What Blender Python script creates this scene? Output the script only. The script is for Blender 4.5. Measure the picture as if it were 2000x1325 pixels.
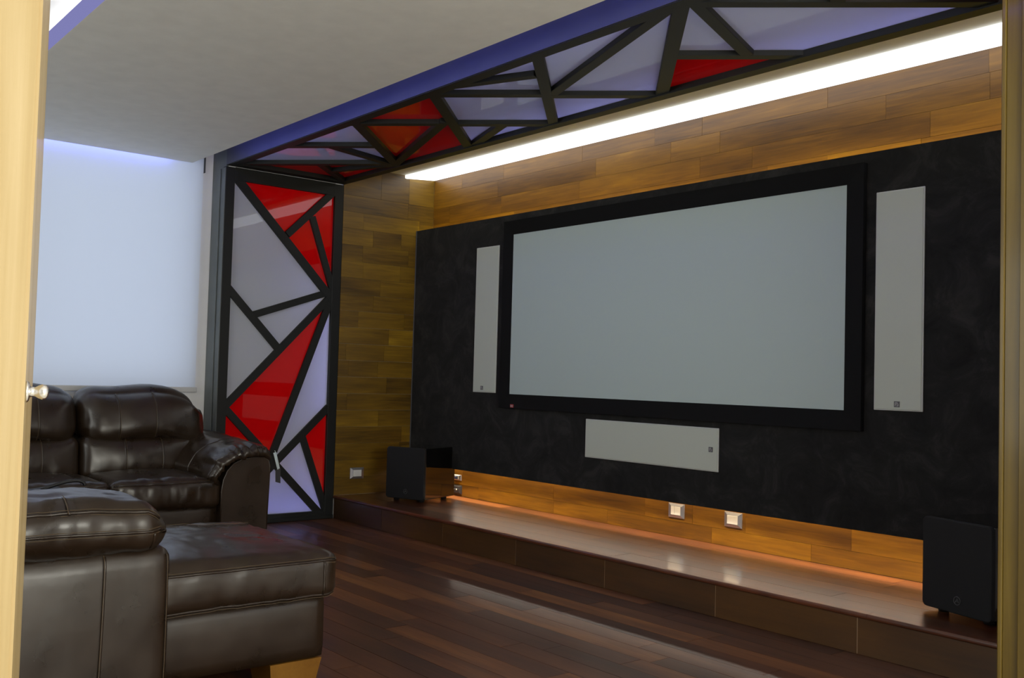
import bpy, bmesh, math, random
from mathutils import Vector, Matrix, noise
random.seed(7)
for o in list(bpy.data.objects): bpy.data.objects.remove(o)
S = bpy.context.scene
COL = S.collection
H = 1.10

# ------------------------------------------------------------------ camera
def set_camera():
    yaw, pitch, roll = [math.radians(a) for a in (50.600, 2.222, 1.571)]
    fwd = Vector((-math.sin(yaw)*math.cos(pitch), math.cos(yaw)*math.cos(pitch), math.sin(pitch)))
    right = Vector((math.cos(yaw), math.sin(yaw), 0)); up = right.cross(fwd)
    r2 = math.cos(roll)*right + math.sin(roll)*up
    u2 = -math.sin(roll)*right + math.cos(roll)*up
    cd = bpy.data.cameras.new('camera'); co = bpy.data.objects.new('camera', cd); COL.objects.link(co)
    m = Matrix((r2, u2, -fwd)).transposed().to_4x4(); m.translation = (0, 0, H)
    co.matrix_world = m
    cd.sensor_width = 36.0; cd.lens = 36.0*1917.55/2000.0; cd.clip_start = 0.02
    S.camera = co
set_camera()

# ------------------------------------------------------------------ world, daylight, exposure
w = bpy.data.worlds.new('world'); S.world = w; w.use_nodes = True
w.node_tree.nodes['Background'].inputs[0].default_value = (0.62, 0.74, 1.0, 1)
w.node_tree.nodes['Background'].inputs[1].default_value = 0.6
S.view_settings.view_transform = 'Standard'; S.view_settings.look = 'None'
S.view_settings.exposure = 0.35; S.view_settings.gamma = 1.0; S.view_settings.use_curve_mapping = False

S.cycles.max_bounces = 8; S.cycles.diffuse_bounces = 4; S.cycles.glossy_bounces = 3; S.cycles.transmission_bounces = 4
S.cycles.caustics_reflective = False; S.cycles.caustics_refractive = False

def area(name, loc, direction, sx, sy, power, color, spread=180):
    l = bpy.data.lights.new(name, 'AREA'); l.shape = 'RECTANGLE'; l.size = sx; l.size_y = sy
    l.energy = power; l.color = color; l.spread = math.radians(spread)
    o = bpy.data.objects.new(name, l); COL.objects.link(o); o.location = loc
    o.rotation_euler = Vector(direction).to_track_quat('-Z', 'Y').to_euler()
    return o
# daylight entering the hall window behind the photographer, and daylight behind the blind
area('hall_daylight', (2.42, 1.3, 1.45), (-1, 0.10, 0.08), 2.6, 1.7, 100, (1.0, 0.97, 0.83))
area('window_daylight', (-7.25, 1.0, 1.78), (1, 0, 0), 4.2, 2.4, 23, (0.72, 0.85, 1.0))
area('front_fill', (-4.2, -1.88, 1.45), (0, 1, 0.05), 3.4, 1.6, 36, (1.0, 0.99, 0.86))  # fill added from the unseen wall to light the screen evenly

# ------------------------------------------------------------------ dimensions (metres)
XL, YW, YP = -6.593, 4.55, 4.386      # wood side wall, wood screen wall, face of black panel
XWIN = -6.83                          # window wall
XR = -1.45                            # wall with the doorway
PZ, PY = 0.171, 3.715                 # stage height, stage front
ZB = 2.533; BY0, BY1 = 2.775, 3.715   # underside of light beam, its width
ZC, ZU = 2.69, 2.76                   # ceiling over stage, upper ceiling
ZS = 2.546                            # dropped ceiling

# ------------------------------------------------------------------ material helpers
def nt(name):
    m = bpy.data.materials.new(name); m.use_nodes = True
    t = m.node_tree; t.nodes.clear(); return m, t
def node(t, typ, **kw):
    n = t.nodes.new(typ)
    for k, v in kw.items():
        if hasattr(n, k) and k not in n.inputs: setattr(n, k, v)
        else: n.inputs[k].default_value = v
    return n
def L(t, a, b): t.links.new(a, b)
def ramp(t, stops):
    r = t.nodes.new('ShaderNodeValToRGB'); e = r.color_ramp.elements
    while len(e) < len(stops): e.new(0.5)
    for i, (p, c) in enumerate(stops): e[i].position = p; e[i].color = (*c, 1)
    return r
def out(t, sh):
    o = t.nodes.new('ShaderNodeOutputMaterial'); L(t, sh, o.inputs[0]); return o

def plain(name, col, rough=0.5, metal=0.0, coat=0.0, spec=0.5, var=0.0, vscale=8.0, bump=0.0, bscale=60.0, sheen=0.0):
    m, t = nt(name)
    p = node(t, 'ShaderNodeBsdfPrincipled')
    p.inputs['Base Color'].default_value = (*col, 1); p.inputs['Roughness'].default_value = rough
    p.inputs['Metallic'].default_value = metal; p.inputs['Coat Weight'].default_value = coat
    p.inputs['Coat Roughness'].default_value = 0.05
    p.inputs['Specular IOR Level'].default_value = spec
    p.inputs['Sheen Weight'].default_value = sheen
    geo = node(t, 'ShaderNodeNewGeometry')
    if var:
        n = node(t, 'ShaderNodeTexNoise'); n.inputs['Scale'].default_value = vscale; n.inputs['Detail'].default_value = 6
        L(t, geo.outputs['Position'], n.inputs['Vector'])
        r = ramp(t, [(0.3, tuple(c*(1-var) for c in col)), (0.7, tuple(min(1, c*(1+var)) for c in col))])
        L(t, n.outputs[0], r.inputs[0]); L(t, r.outputs[0], p.inputs['Base Color'])
    if bump:
        n2 = node(t, 'ShaderNodeTexNoise'); n2.inputs['Scale'].default_value = bscale; n2.inputs['Detail'].default_value = 4
        L(t, geo.outputs['Position'], n2.inputs['Vector'])
        b = node(t, 'ShaderNodeBump'); b.inputs['Strength'].default_value = bump; b.inputs['Distance'].default_value = 0.004
        L(t, n2.outputs[0], b.inputs['Height']); L(t, b.outputs[0], p.inputs['Normal'])
    out(t, p.outputs[0]); return m

def emit(name, col, strength):
    m, t = nt(name); e = node(t, 'ShaderNodeEmission'); e.inputs[0].default_value = (*col, 1); e.inputs[1].default_value = strength
    out(t, e.outputs[0]); return m

def wood(name, stops, axis, rough=0.35, coat=0.3, grain=1.0, rnd=0.6, coatr=0.12, along=3.0, across=55.0):
    """planks: the tone comes from the object's random value, the grain from a stretched noise."""
    m, t = nt(name)
    p = node(t, 'ShaderNodeBsdfPrincipled')
    geo = node(t, 'ShaderNodeNewGeometry'); oi = node(t, 'ShaderNodeObjectInfo')
    comb = node(t, 'ShaderNodeVectorMath', operation='SCALE'); comb.inputs[0].default_value = (13.1, 7.7, 9.3)
    L(t, oi.outputs['Random'], comb.inputs['Scale'])
    add = node(t, 'ShaderNodeVectorMath', operation='ADD'); L(t, geo.outputs['Position'], add.inputs[0]); L(t, comb.outputs[0], add.inputs[1])
    mp = node(t, 'ShaderNodeMapping'); sc = [across]*3; sc['xyz'.index(axis)] = along
    mp.inputs['Scale'].default_value = sc; L(t, add.outputs[0], mp.inputs[0])
    n = node(t, 'ShaderNodeTexNoise'); n.inputs['Scale'].default_value = 1.0; n.inputs['Detail'].default_value = 8; n.inputs['Roughness'].default_value = 0.62
    n.inputs['Distortion'].default_value = 0.8
    L(t, mp.outputs[0], n.inputs['Vector'])
    mp2 = node(t, 'ShaderNodeMapping'); sc2 = [7.0]*3; sc2['xyz'.index(axis)] = 1.3
    mp2.inputs['Scale'].default_value = sc2; L(t, add.outputs[0], mp2.inputs[0])
    n2 = node(t, 'ShaderNodeTexNoise'); n2.inputs['Scale'].default_value = 1.0; n2.inputs['Detail'].default_value = 3
    L(t, mp2.outputs[0], n2.inputs['Vector'])
    # value = .5*grain + .35*cloud + rnd
    a = node(t, 'ShaderNodeMath', operation='MULTIPLY_ADD'); L(t, n.outputs[0], a.inputs[0]); a.inputs[1].default_value = 0.75*grain
    L(t, n2.outputs[0], a.inputs[2])
    b = node(t, 'ShaderNodeMath', operation='MULTIPLY_ADD'); L(t, oi.outputs['Random'], b.inputs[0]); b.inputs[1].default_value = rnd
    c = node(t, 'ShaderNodeMath', operation='SUBTRACT'); L(t, a.outputs[0], c.inputs[0]); c.inputs[1].default_value = 0.375*grain + rnd*0.5
    L(t, c.outputs[0], b.inputs[2])
    r = ramp(t, stops); L(t, b.outputs[0], r.inputs[0]); L(t, r.outputs[0], p.inputs['Base Color'])
    p.inputs['Roughness'].default_value = rough; p.inputs['Coat Weight'].default_value = coat; p.inputs['Coat Roughness'].default_value = coatr
    bp = node(t, 'ShaderNodeBump'); bp.inputs['Strength'].default_value = 0.10; bp.inputs['Distance'].default_value = 0.002
    L(t, n.outputs[0], bp.inputs['Height']); L(t, bp.outputs[0], p.inputs['Normal'])
    out(t, p.outputs[0]); return m

def acrylic(name, col, tcol, refl=1.0, tr=0.5):
    m, t = nt(name)
    d = node(t, 'ShaderNodeBsdfDiffuse'); d.inputs[0].default_value = (*col, 1)
    tr_ = node(t, 'ShaderNodeBsdfTranslucent'); tr_.inputs[0].default_value = (*tcol, 1)
    mx = node(t, 'ShaderNodeMixShader'); mx.inputs[0].default_value = tr; L(t, d.outputs[0], mx.inputs[1]); L(t, tr_.outputs[0], mx.inputs[2])
    g = node(t, 'ShaderNodeBsdfGlossy'); g.inputs['Roughness'].default_value = 0.008; g.inputs[0].default_value = (refl, refl, refl, 1)
    f = node(t, 'ShaderNodeFresnel'); f.inputs[0].default_value = 1.49
    m2 = node(t, 'ShaderNodeMixShader'); L(t, f.outputs[0], m2.inputs[0]); L(t, mx.outputs[0], m2.inputs[1]); L(t, g.outputs[0], m2.inputs[2])
    out(t, m2.outputs[0]); return m

def fabric_blind():
    m, t = nt('blind_fabric')
    d = node(t, 'ShaderNodeBsdfDiffuse'); d.inputs[0].default_value = (0.78, 0.80, 0.84, 1)
    tr_ = node(t, 'ShaderNodeBsdfTranslucent'); tr_.inputs[0].default_value = (0.80, 0.83, 0.90, 1)
    geo = node(t, 'ShaderNodeNewGeometry'); n = node(t, 'ShaderNodeTexNoise'); n.inputs['Scale'].default_value = 1.6
    mp = node(t, 'ShaderNodeMapping'); mp.inputs['Scale'].default_value = (1, 1.5, 0.5); L(t, geo.outputs['Position'], mp.inputs[0]); L(t, mp.outputs[0], n.inputs['Vector'])
    b = node(t, 'ShaderNodeBump'); b.inputs['Strength'].default_value = 0.2; b.inputs['Distance'].default_value = 0.02; L(t, n.outputs[0], b.inputs['Height'])
    L(t, b.outputs[0], d.inputs['Normal'])
    mx = node(t, 'ShaderNodeMixShader'); mx.inputs[0].default_value = 0.45
    L(t, d.outputs[0], mx.inputs[1]); L(t, tr_.outputs[0], mx.inputs[2]); out(t, mx.outputs[0]); return m

def leather():
    m, t = nt('brown_leather')
    p = node(t, 'ShaderNodeBsdfPrincipled')
    geo = node(t, 'ShaderNodeNewGeometry')
    n = node(t, 'ShaderNodeTexNoise'); n.inputs['Scale'].default_value = 7; n.inputs['Detail'].default_value = 5; L(t, geo.outputs['Position'], n.inputs['Vector'])
    r = ramp(t, [(0.3, (0.021, 0.0125, 0.0070)), (0.7, (0.034, 0.0205, 0.0115))]); L(t, n.outputs[0], r.inputs[0]); L(t, r.outputs[0], p.inputs['Base Color'])
    r2 = ramp(t, [(0.3, (0.25,)*3), (0.7, (0.37,)*3)]); L(t, n.outputs[0], r2.inputs[0]); L(t, r2.outputs[0], p.inputs['Roughness'])
    n3 = node(t, 'ShaderNodeTexNoise'); n3.inputs['Scale'].default_value = 17; n3.inputs['Detail'].default_value = 2; L(t, geo.outputs['Position'], n3.inputs['Vector'])
    b2 = node(t, 'ShaderNodeBump'); b2.inputs['Strength'].default_value = 0.12; b2.inputs['Distance'].default_value = 0.006; L(t, n3.outputs[0], b2.inputs['Height'])
    L(t, b2.outputs[0], p.inputs['Normal'])
    p.inputs['Specular IOR Level'].default_value = 0.62
    out(t, p.outputs[0]); return m

def suede():
    m, t = nt('black_suede_panel')
    p = node(t, 'ShaderNodeBsdfPrincipled'); geo = node(t, 'ShaderNodeNewGeometry')
    n = node(t, 'ShaderNodeTexNoise'); n.inputs['Scale'].default_value = 5; n.inputs['Detail'].default_value = 7; n.inputs['Roughness'].default_value = 0.7; n.inputs['Distortion'].default_value = 0.9
    L(t, geo.outputs['Position'], n.inputs['Vector'])
    r = ramp(t, [(0.32, (0.0105, 0.0105, 0.0108)), (0.52, (0.019, 0.019, 0.0188)), (0.72, (0.040, 0.039, 0.037))]); L(t, n.outputs[0], r.inputs[0]); L(t, r.outputs[0], p.inputs['Base Color'])
    p.inputs['Roughness'].default_value = 0.85; p.inputs['Sheen Weight'].default_value = 0.06; p.inputs['Specular IOR Level'].default_value = 0.15
    out(t, p.outputs[0]); return m

def screen_fabric():
    m, t = nt('projection_fabric'); p = node(t, 'ShaderNodeBsdfPrincipled')
    p.inputs['Base Color'].default_value = (0.52, 0.625, 0.61, 1); p.inputs['Roughness'].default_value = 0.75; p.inputs['Specular IOR Level'].default_value = 0.2
    geo = node(t, 'ShaderNodeNewGeometry'); mp = node(t, 'ShaderNodeMapping'); mp.inputs['Scale'].default_value = (9, 1, 1.1); L(t, geo.outputs['Position'], mp.inputs[0])
    n = node(t, 'ShaderNodeTexNoise'); n.inputs['Scale'].default_value = 1.0; n.inputs['Detail'].default_value = 3; L(t, mp.outputs[0], n.inputs['Vector'])
    b = node(t, 'ShaderNodeBump'); b.inputs['Strength'].default_value = 0.12; b.inputs['Distance'].default_value = 0.02; L(t, n.outputs[0], b.inputs['Height']); L(t, b.outputs[0], p.inputs['Normal'])
    out(t, p.outputs[0]); return m
gold = [(0.12, (0.052, 0.020, 0.0015)), (0.42, (0.128, 0.053, 0.002)), (0.68, (0.210, 0.092, 0.003)), (0.95, (0.31, 0.148, 0.006))]
olive = [(0.12, (0.040, 0.020, 0.003)), (0.42, (0.136, 0.072, 0.005)), (0.68, (0.220, 0.121, 0.007)), (0.95, (0.38, 0.225, 0.012))]
dark = [(0.1, (0.042, 0.0135, 0.0055)), (0.45, (0.090, 0.029, 0.010)), (0.75, (0.160, 0.056, 0.016)), (1.0, (0.27, 0.105, 0.026))]
M = dict(
    plank_back=wood('golden_plank', gold, 'x', rough=0.42, coat=0.15, coatr=0.2, rnd=0.24),
    plank_side=wood('olive_brown_plank', olive, 'y', rough=0.42, coat=0.15, coatr=0.2, rnd=0.22),
    floor=wood('dark_floor_plank', dark, 'x', rough=0.48, coat=0.30, coatr=0.17, grain=0.8, rnd=0.6),
    stage=wood('stage_plank', [(a, (c[0]*0.9, c[1]*0.85, c[2]*0.8)) for a, c in dark], 'x', rough=0.30, coat=0.5, coatr=0.09, grain=0.6, rnd=0.5),
    fascia=wood('stage_fascia', [(0.1, (0.036, 0.016, 0.0042)), (0.5, (0.074, 0.032, 0.007)), (0.9, (0.118, 0.052, 0.010))], 'x', rough=0.4, coat=0.35, grain=0.6, rnd=0.35),
    nosing=plain('stage_nosing', (0.105, 0.030, 0.011), 0.3, coat=0.6, var=0.25),
    joint=plain('pale_joint', (0.42, 0.29, 0.18), 0.6),
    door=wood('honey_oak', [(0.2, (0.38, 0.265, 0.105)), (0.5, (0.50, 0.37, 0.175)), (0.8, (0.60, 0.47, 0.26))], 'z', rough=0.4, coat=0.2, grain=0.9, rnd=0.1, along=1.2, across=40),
    wall=plain('white_paint', (0.88, 0.87, 0.88), 0.7, var=0.02),
    ceil=plain('greige_plaster', (0.83, 0.82, 0.77), 0.8, var=0.035, vscale=9, bump=0.12, bscale=35),
    cream=plain('cream_ceiling', (0.78, 0.745, 0.63), 0.75),
    black=plain('black_lacquered_bar', (0.0085, 0.0094, 0.0092), 0.5, var=0.1, vscale=12, spec=0.35),
    grey=plain('dark_grey_painted_board', (0.115, 0.128, 0.125), 0.5, var=0.12, vscale=5),
    beamside=plain('dark_grey_beam_side', (0.06, 0.062, 0.075), 0.5, var=0.1, vscale=5),
    white_in=plain('lightbox_white', (0.8, 0.8, 0.82), 0.7),
    pane_grey=acrylic('frosted_grey_acrylic', (0.84, 0.88, 0.93), (0.66, 0.68, 0.80)),
    pane_red=acrylic('red_acrylic', (0.86, 0.002, 0.004), (0.8, 0.004, 0.004), tr=0.2),
    blind=fabric_blind(),
    tile=plain('hall_bounce_tile', (0.80, 0.77, 0.70), 0.35, var=0.03),
    bar=plain('grey_blind_bar', (0.62, 0.62, 0.63), 0.5),
    leather=leather(),
    thread=plain('tan_thread', (0.095, 0.062, 0.030), 0.7),
    suede=suede(),
    frame_black=plain('black_velvet_frame', (0.0055, 0.0058, 0.0062), 0.8, spec=0.2, bump=0.1, bscale=400),
    screen=screen_fabric(),
    grille=plain('cream_speaker_grille', (0.575, 0.625, 0.55), 0.7, bump=0.08, bscale=600),
    spk_edge=plain('cream_speaker_edge', (0.60, 0.63, 0.60), 0.5),
    badge=plain('dark_grey_badge', (0.10, 0.10, 0.11), 0.4),
    badge_l=plain('pale_badge_mark', (0.42, 0.42, 0.44), 0.4),
    red_badge=plain('red_badge', (0.42, 0.06, 0.07), 0.5),
    gloss=plain('piano_black', (0.004, 0.004, 0.004), 0.08, coat=1.0),
    subcloth=plain('black_grille_cloth', (0.0135, 0.014, 0.015), 0.75, spec=0.3, bump=0.1, bscale=700),
    rubber=plain('black_rubber', (0.008, 0.008, 0.008), 0.7),
    emblem=plain('grey_emblem', (0.10, 0.10, 0.105), 0.35, metal=0.5),
    alu=plain('brushed_aluminium', (0.50, 0.50, 0.54), 0.32, metal=0.85),
    socket=plain('white_plastic', (0.74, 0.74, 0.72), 0.4),
    plug=plain('dark_blue_plug', (0.02, 0.028, 0.07), 0.4),
    nickel=plain('satin_nickel', (0.80, 0.78, 0.74), 0.22, metal=1.0),
    foot=wood('honey_foot', [(0.2, (0.20, 0.085, 0.012)), (0.8, (0.33, 0.155, 0.025))], 'x', grain=0.6, rnd=0.1),
    paper=plain('pale_paper', (0.62, 0.72, 0.76), 0.7),
    darktag=plain('dark_tag', (0.03, 0.03, 0.035), 0.5),
    blackcloth=plain('black_nylon', (0.006, 0.006, 0.008), 0.6),
    glass=plain('window_glass', (0.8, 0.85, 0.9), 0.05),
    strip=emit('white_light_diffuser', (0.96, 0.98, 1.0), 1.7),
    led_top=emit('warm_yellow_led', (1.0, 0.82, 0.03), 4.5),
    led_bot=emit('neutral_white_led', (1.0, 0.92, 0.80), 11.5),
    led_low=emit('amber_led', (1.0, 0.72, 0.40), 30.0),
    led_blue=emit('blue_led', (0.12, 0.14, 1.0), 5.0),
    edge_violet=emit('violet_edge_glow', (0.22, 0.22, 0.48), 0.75),
)
def make_glass():
    m, t = nt('clear_pane'); g = node(t, 'ShaderNodeBsdfGlass'); g.inputs['Roughness'].default_value = 0.0; g.inputs['IOR'].default_value = 1.45
    tr_ = node(t, 'ShaderNodeBsdfTransparent'); mx = node(t, 'ShaderNodeMixShader'); mx.inputs[0].default_value = 0.9
    L(t, g.outputs[0], mx.inputs[1]); L(t, tr_.outputs[0], mx.inputs[2]); out(t, mx.outputs[0]); return m
M['glass'] = make_glass()

# ------------------------------------------------------------------ object helpers
def link(o, parent=None):
    COL.objects.link(o)
    if parent is not None:
        o.parent = parent; base = parent
        off = Vector((0, 0, 0)); q = parent
        while q is not None: off += q.location; q = q.parent
        o.location = o.location - off
    return o
def empty(name, loc, label=None, cat=None, group=None, kind=None):
    o = bpy.data.objects.new(name, None); COL.objects.link(o); o.location = loc; o.empty_display_size = 0.1
    tag(o, label, cat, group, kind); return o
def tag(o, label=None, cat=None, group=None, kind=None):
    if label: o['label'] = label
    if cat: o['category'] = cat
    if group: o['group'] = group
    if kind: o['kind'] = kind
    return o
def mesh_obj(name, verts, faces, mat, parent=None, smooth=False):
    me = bpy.data.meshes.new(name); me.from_pydata([tuple(v) for v in verts], [], faces); me.validate(); me.update()
    bm = bmesh.new(); bm.from_mesh(me); bmesh.ops.recalc_face_normals(bm, faces=bm.faces); bm.to_mesh(me); bm.free()
    if smooth:
        for p in me.polygons: p.use_smooth = True
    me.materials.append(mat)
    return link(bpy.data.objects.new(name, me), parent)
def bm_obj(name, bm, mat, parent=None, smooth=False):
    me = bpy.data.meshes.new(name); bm.to_mesh(me); bm.free()
    if smooth:
        for p in me.polygons: p.use_smooth = True
    me.materials.append(mat)
    return link(bpy.data.objects.new(name, me), parent)
def bbox(bm, x0, x1, y0, y1, z0, z1):
    vs = [bm.verts.new((x, y, z)) for z in (z0, z1) for y in (y0, y1) for x in (x0, x1)]
    for f in ((0, 2, 3, 1), (4, 5, 7, 6), (0, 1, 5, 4), (2, 6, 7, 3), (0, 4, 6, 2), (1, 3, 7, 5)): bm.faces.new([vs[i] for i in f])
    return vs
def box(name, x0, x1, y0, y1, z0, z1, mat, parent=None, bev=0.0, seg=2):
    bm = bmesh.new(); bbox(bm, x0, x1, y0, y1, z0, z1)
    if bev: bmesh.ops.bevel(bm, geom=list(bm.edges), offset=bev, segments=seg, affect='EDGES', profile=0.5)
    return bm_obj(name, bm, mat, parent, smooth=False)
def prism(name, poly, axis, a0, a1, mat, parent=None, bev=0.0):
    """poly: 2D points in the plane normal to axis (x: (y,z); y: (x,z); z: (x,y))."""
    def P(q, a): return {'x': (a, q[0], q[1]), 'y': (q[0], a, q[1]), 'z': (q[0], q[1], a)}[axis]
    n = len(poly); vs = [P(q, a0) for q in poly] + [P(q, a1) for q in poly]
    fs = [tuple(range(n)), tuple(range(2*n-1, n-1, -1))] + [(i, (i+1) % n, n+(i+1) % n, n+i) for i in range(n)]
    o = mesh_obj(name, vs, fs, mat, parent)
    if bev:
        bm = bmesh.new(); bm.from_mesh(o.data); bmesh.ops.bevel(bm, geom=list(bm.edges), offset=bev, segments=2, affect='EDGES'); bm.to_mesh(o.data); bm.free()
    return o
def tube_into(bm, pts, r, n=6):
    rings = []
    for i, p in enumerate(pts):
        p = Vector(p); d = (Vector(pts[min(i+1, len(pts)-1)]) - Vector(pts[max(i-1, 0)])).normalized()
        a = d.cross(Vector((0.3, 0.2, 0.93))).normalized(); b = d.cross(a)
        rings.append([bm.verts.new(p + r*(math.cos(2*math.pi*k/n)*a + math.sin(2*math.pi*k/n)*b)) for k in range(n)])
    for i in range(len(rings)-1):
        for k in range(n): bm.faces.new((rings[i][k], rings[i][(k+1) % n], rings[i+1][(k+1) % n], rings[i+1][k]))
    bm.faces.new(rings[0][::-1]); bm.faces.new(rings[-1])
def tube(name, pts, r, mat, parent=None, n=6):
    bm = bmesh.new(); tube_into(bm, pts, r, n); return bm_obj(name, bm, mat, parent, smooth=True)
def lathe(name, prof, origin, axis, mat, parent=None, n=20):
    """prof: (distance along axis, radius)."""
    ax = Vector(axis).normalized(); a = ax.orthogonal().normalized(); b = ax.cross(a); o = Vector(origin)
    vs, fs = [], []
    for d, r in prof:
        for k in range(n): vs.append(o + ax*d + r*(math.cos(2*math.pi*k/n)*a + math.sin(2*math.pi*k/n)*b))
    for i in range(len(prof)-1):
        for k in range(n): fs.append((i*n+k, i*n+(k+1) % n, (i+1)*n+(k+1) % n, (i+1)*n+k))
    fs.append(tuple(range(n-1, -1, -1))); fs.append(tuple(range((len(prof)-1)*n, len(prof)*n)))
    return mesh_obj(name, vs, fs, mat, parent, smooth=True)
_unit = {}
def unit_box(mat):
    if mat.name not in _unit:
        bm = bmesh.new(); bbox(bm, -.5, .5, -.5, .5, -.5, .5)
        me = bpy.data.meshes.new('plank'); bm.to_mesh(me); bm.free(); me.materials.append(mat); _unit[mat.name] = me
    return _unit[mat.name]
def plank(x0, x1, y0, y1, z0, z1, mat, parent, name='plank'):
    o = bpy.data.objects.new(name, unit_box(mat)); o.location = ((x0+x1)/2, (y0+y1)/2, (z0+z1)/2)
    link(o, parent); o.scale = (x1-x0, y1-y0, z1-z0); return o

# ------------------------------------------------------------------ the setting
G = 0.0012
floor = tag(box('floor', -7.0, 2.6, -2.0, 4.7, -0.12, -0.012, plain('floor_backing', (0.012, 0.006, 0.004), 0.6)), kind='structure')
rw = 0.118; y = PY + 0.02
k = 0
while y > -0.2:
    x = XWIN + 0.01 - random.uniform(0, 0.6)
    while x < XR+0.07:
        ln = random.uniform(0.7, 1.5); x0 = max(x, XWIN+.01); x1 = min(x+ln, XR+0.07)
        if x1 - x0 > 0.06:
            plank(x0+G, x1-G, y-rw+G, y-G, -0.012, random.uniform(-0.0004, 0.0), M['floor'], floor)
        x += ln
    y -= rw; k += 1

tiles = tag(box('floor_hall', XR+0.072, 2.5, -2.0, YW, -0.0119, -0.004, plain('tile_grout', (0.5, 0.49, 0.46), 0.7)), kind='structure')  # unseen hall floor, made pale to bounce daylight up to the ceiling
tx = XR+0.075
while tx < 2.45:
    ty = -1.98
    while ty < YW-0.1:
        plank(tx+0.002, min(tx+0.598, 2.498), ty+0.002, min(ty+0.598, YW-0.002), -0.004, 0.0, M['tile'], tiles, 'tile'); ty += 0.6
    tx += 0.6
# window wall and the built-out wood section beside the screen
WY0, WY1, WZ0, WZ1 = -0.55, 2.68, 0.95, 2.66
bm = bmesh.new()
bbox(bm, XWIN-0.2, XWIN, -2.0, WY0, 0, ZU); bbox(bm, XWIN-0.2, XWIN, WY1, BY0+.02, 0, ZU)
bbox(bm, XWIN-0.2, XWIN, WY0, WY1, 0, WZ0); bbox(bm, XWIN-0.2, XWIN, WY0, WY1, WZ1, ZU)
bbox(bm, XWIN-0.2, XL-0.03, BY0+0.02, YW+0.2, 0, 2.9) if False else bbox(bm, XWIN-0.2, XL-0.012, BY1+0.0, YW+0.2, 0, 2.9)
bbox(bm, XWIN-0.2, XWIN, BY0+0.02, BY1, 0, ZU)
wall_left = tag(bm_obj('wall_left', bm, M['wall']), kind='structure')
z = 0.179 - 0.1269; r = 0.1269
rows = [PZ] + [0.306 + r*i for i in range(0, 18)] + [ZC]
for i in range(len(rows)-1):
    yy = BY1 - random.uniform(0.0, 0.35)
    while yy < YW:
        ln = random.choice((0.26, 0.34, 0.42, 0.52, 0.62)); y0 = max(yy, BY1); y1 = min(yy+ln, YW)
        if y1 - y0 > 0.03:
            plank(XL-0.012, XL+random.uniform(-.0006, .0006), y0+G/2, y1-G/2, rows[i]+G/2, rows[i+1]-G/2, M['plank_side'], wall_left)
        yy += ln
wall_back = tag(box('wall_back', XL-0.012, XR+0.12, YW+0.012, YW+0.2, 0, 2.9, plain('wall_backing', (0.05, 0.025, 0.006), 0.7)), kind='structure')
brows = [PZ, 0.262, 0.389, 0.516]; brows2 = [2.196, 2.323, 2.450, 2.577, ZC]
for rr in (brows, brows2):
    for i in range(len(rr)-1):
        x = XL - random.uniform(0.0, 0.6)
        while x < XR:
            ln = random.choice((0.38, 0.52, 0.66, 0.85, 1.05)); x0 = max(x, XL); x1 = min(x+ln, XR)
            if x1 - x0 > 0.04:
                plank(x0+G/2, x1-G/2, YW+random.uniform(-.0006, .0006), YW+0.012, rr[i]+G/2, rr[i+1]-G/2, M['plank_back'], wall_back)
            x += ln
# wall with the doorway, header over it, hall beyond
DY0, DY1, DZ = 0.30, 3.262, 2.48
bm = bmesh.new()
bbox(bm, XR, XR+0.14, DY1+0.0, YW+0.2, 0, 2.9); bbox(bm, XR, XR+0.14, -2.0, DY0, 0, 2.9); bbox(bm, XR, XR+0.14, DY0, DY1, DZ, 2.9)
tag(bm_obj('wall_right', bm, M['wall']), kind='structure')
bm = bmesh.new(); FW = (-6.0, -2.4, 0.6, 2.3)
bbox(bm, XWIN-0.2, FW[0], -2.2, -2.0, 0, 2.9); bbox(bm, FW[1], 2.7, -2.2, -2.0, 0, 2.9); bbox(bm, FW[0], FW[1], -2.2, -2.0, 0, FW[2]); bbox(bm, FW[0], FW[1], -2.2, -2.0, FW[3], 2.9)
tag(bm_obj('wall_front', bm, M['wall']), kind='structure')
bm = bmesh.new()
HW = (0.0, 2.6, 0.6, 2.3)
bbox(bm, 2.5, 2.7, -2.0, HW[0], 0, 2.9); bbox(bm, 2.5, 2.7, HW[1], 4.75, 0, 2.9); bbox(bm, 2.5, 2.7, HW[0], HW[1], 0, HW[2]); bbox(bm, 2.5, 2.7, HW[0], HW[1], HW[3], 2.9)
tag(bm_obj('wall_hall', bm, M['wall']), kind='structure')
tag(box('wall_hall_end', XR+0.14, 2.7, YW+0.0, YW+0.2, 0, 2.9, M['wall']), kind='structure')
def window(name, axis_x, xa, y0, y1, z0, z1, ny):
    e = empty(name, (xa, (y0+y1)/2, z0), kind='structure')
    fw = 0.05
    for a, b, c, d in ((y0, y1, z0, z0+fw), (y0, y1, z1-fw, z1), (y0, y0+fw, z0+fw, z1-fw), (y1-fw, y1, z0+fw, z1-fw)):
        box('window_frame', xa-0.03, xa+0.03, a, b, c, d, M['socket'], e, bev=0.004)
    st = (y1-y0-2*fw)/ny
    for i in range(ny):
        box('pane', xa-0.003, xa+0.003, y0+fw+i*st+0.012, y0+fw+(i+1)*st-0.012, z0+fw, z1-fw, M['glass'], e)
        if i: box('mullion', xa-0.025, xa+0.025, y0+fw+i*st-0.012, y0+fw+i*st+0.012, z0+fw, z1-fw, M['socket'], e)
window('window_1', True, XWIN-0.12, WY0, WY1, WZ0, WZ1, 3)
e = empty('added_window', (-4.2, -2.1, 0.6), kind='structure')  # added window in the unseen wall, goes with the fill for the screen
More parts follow.
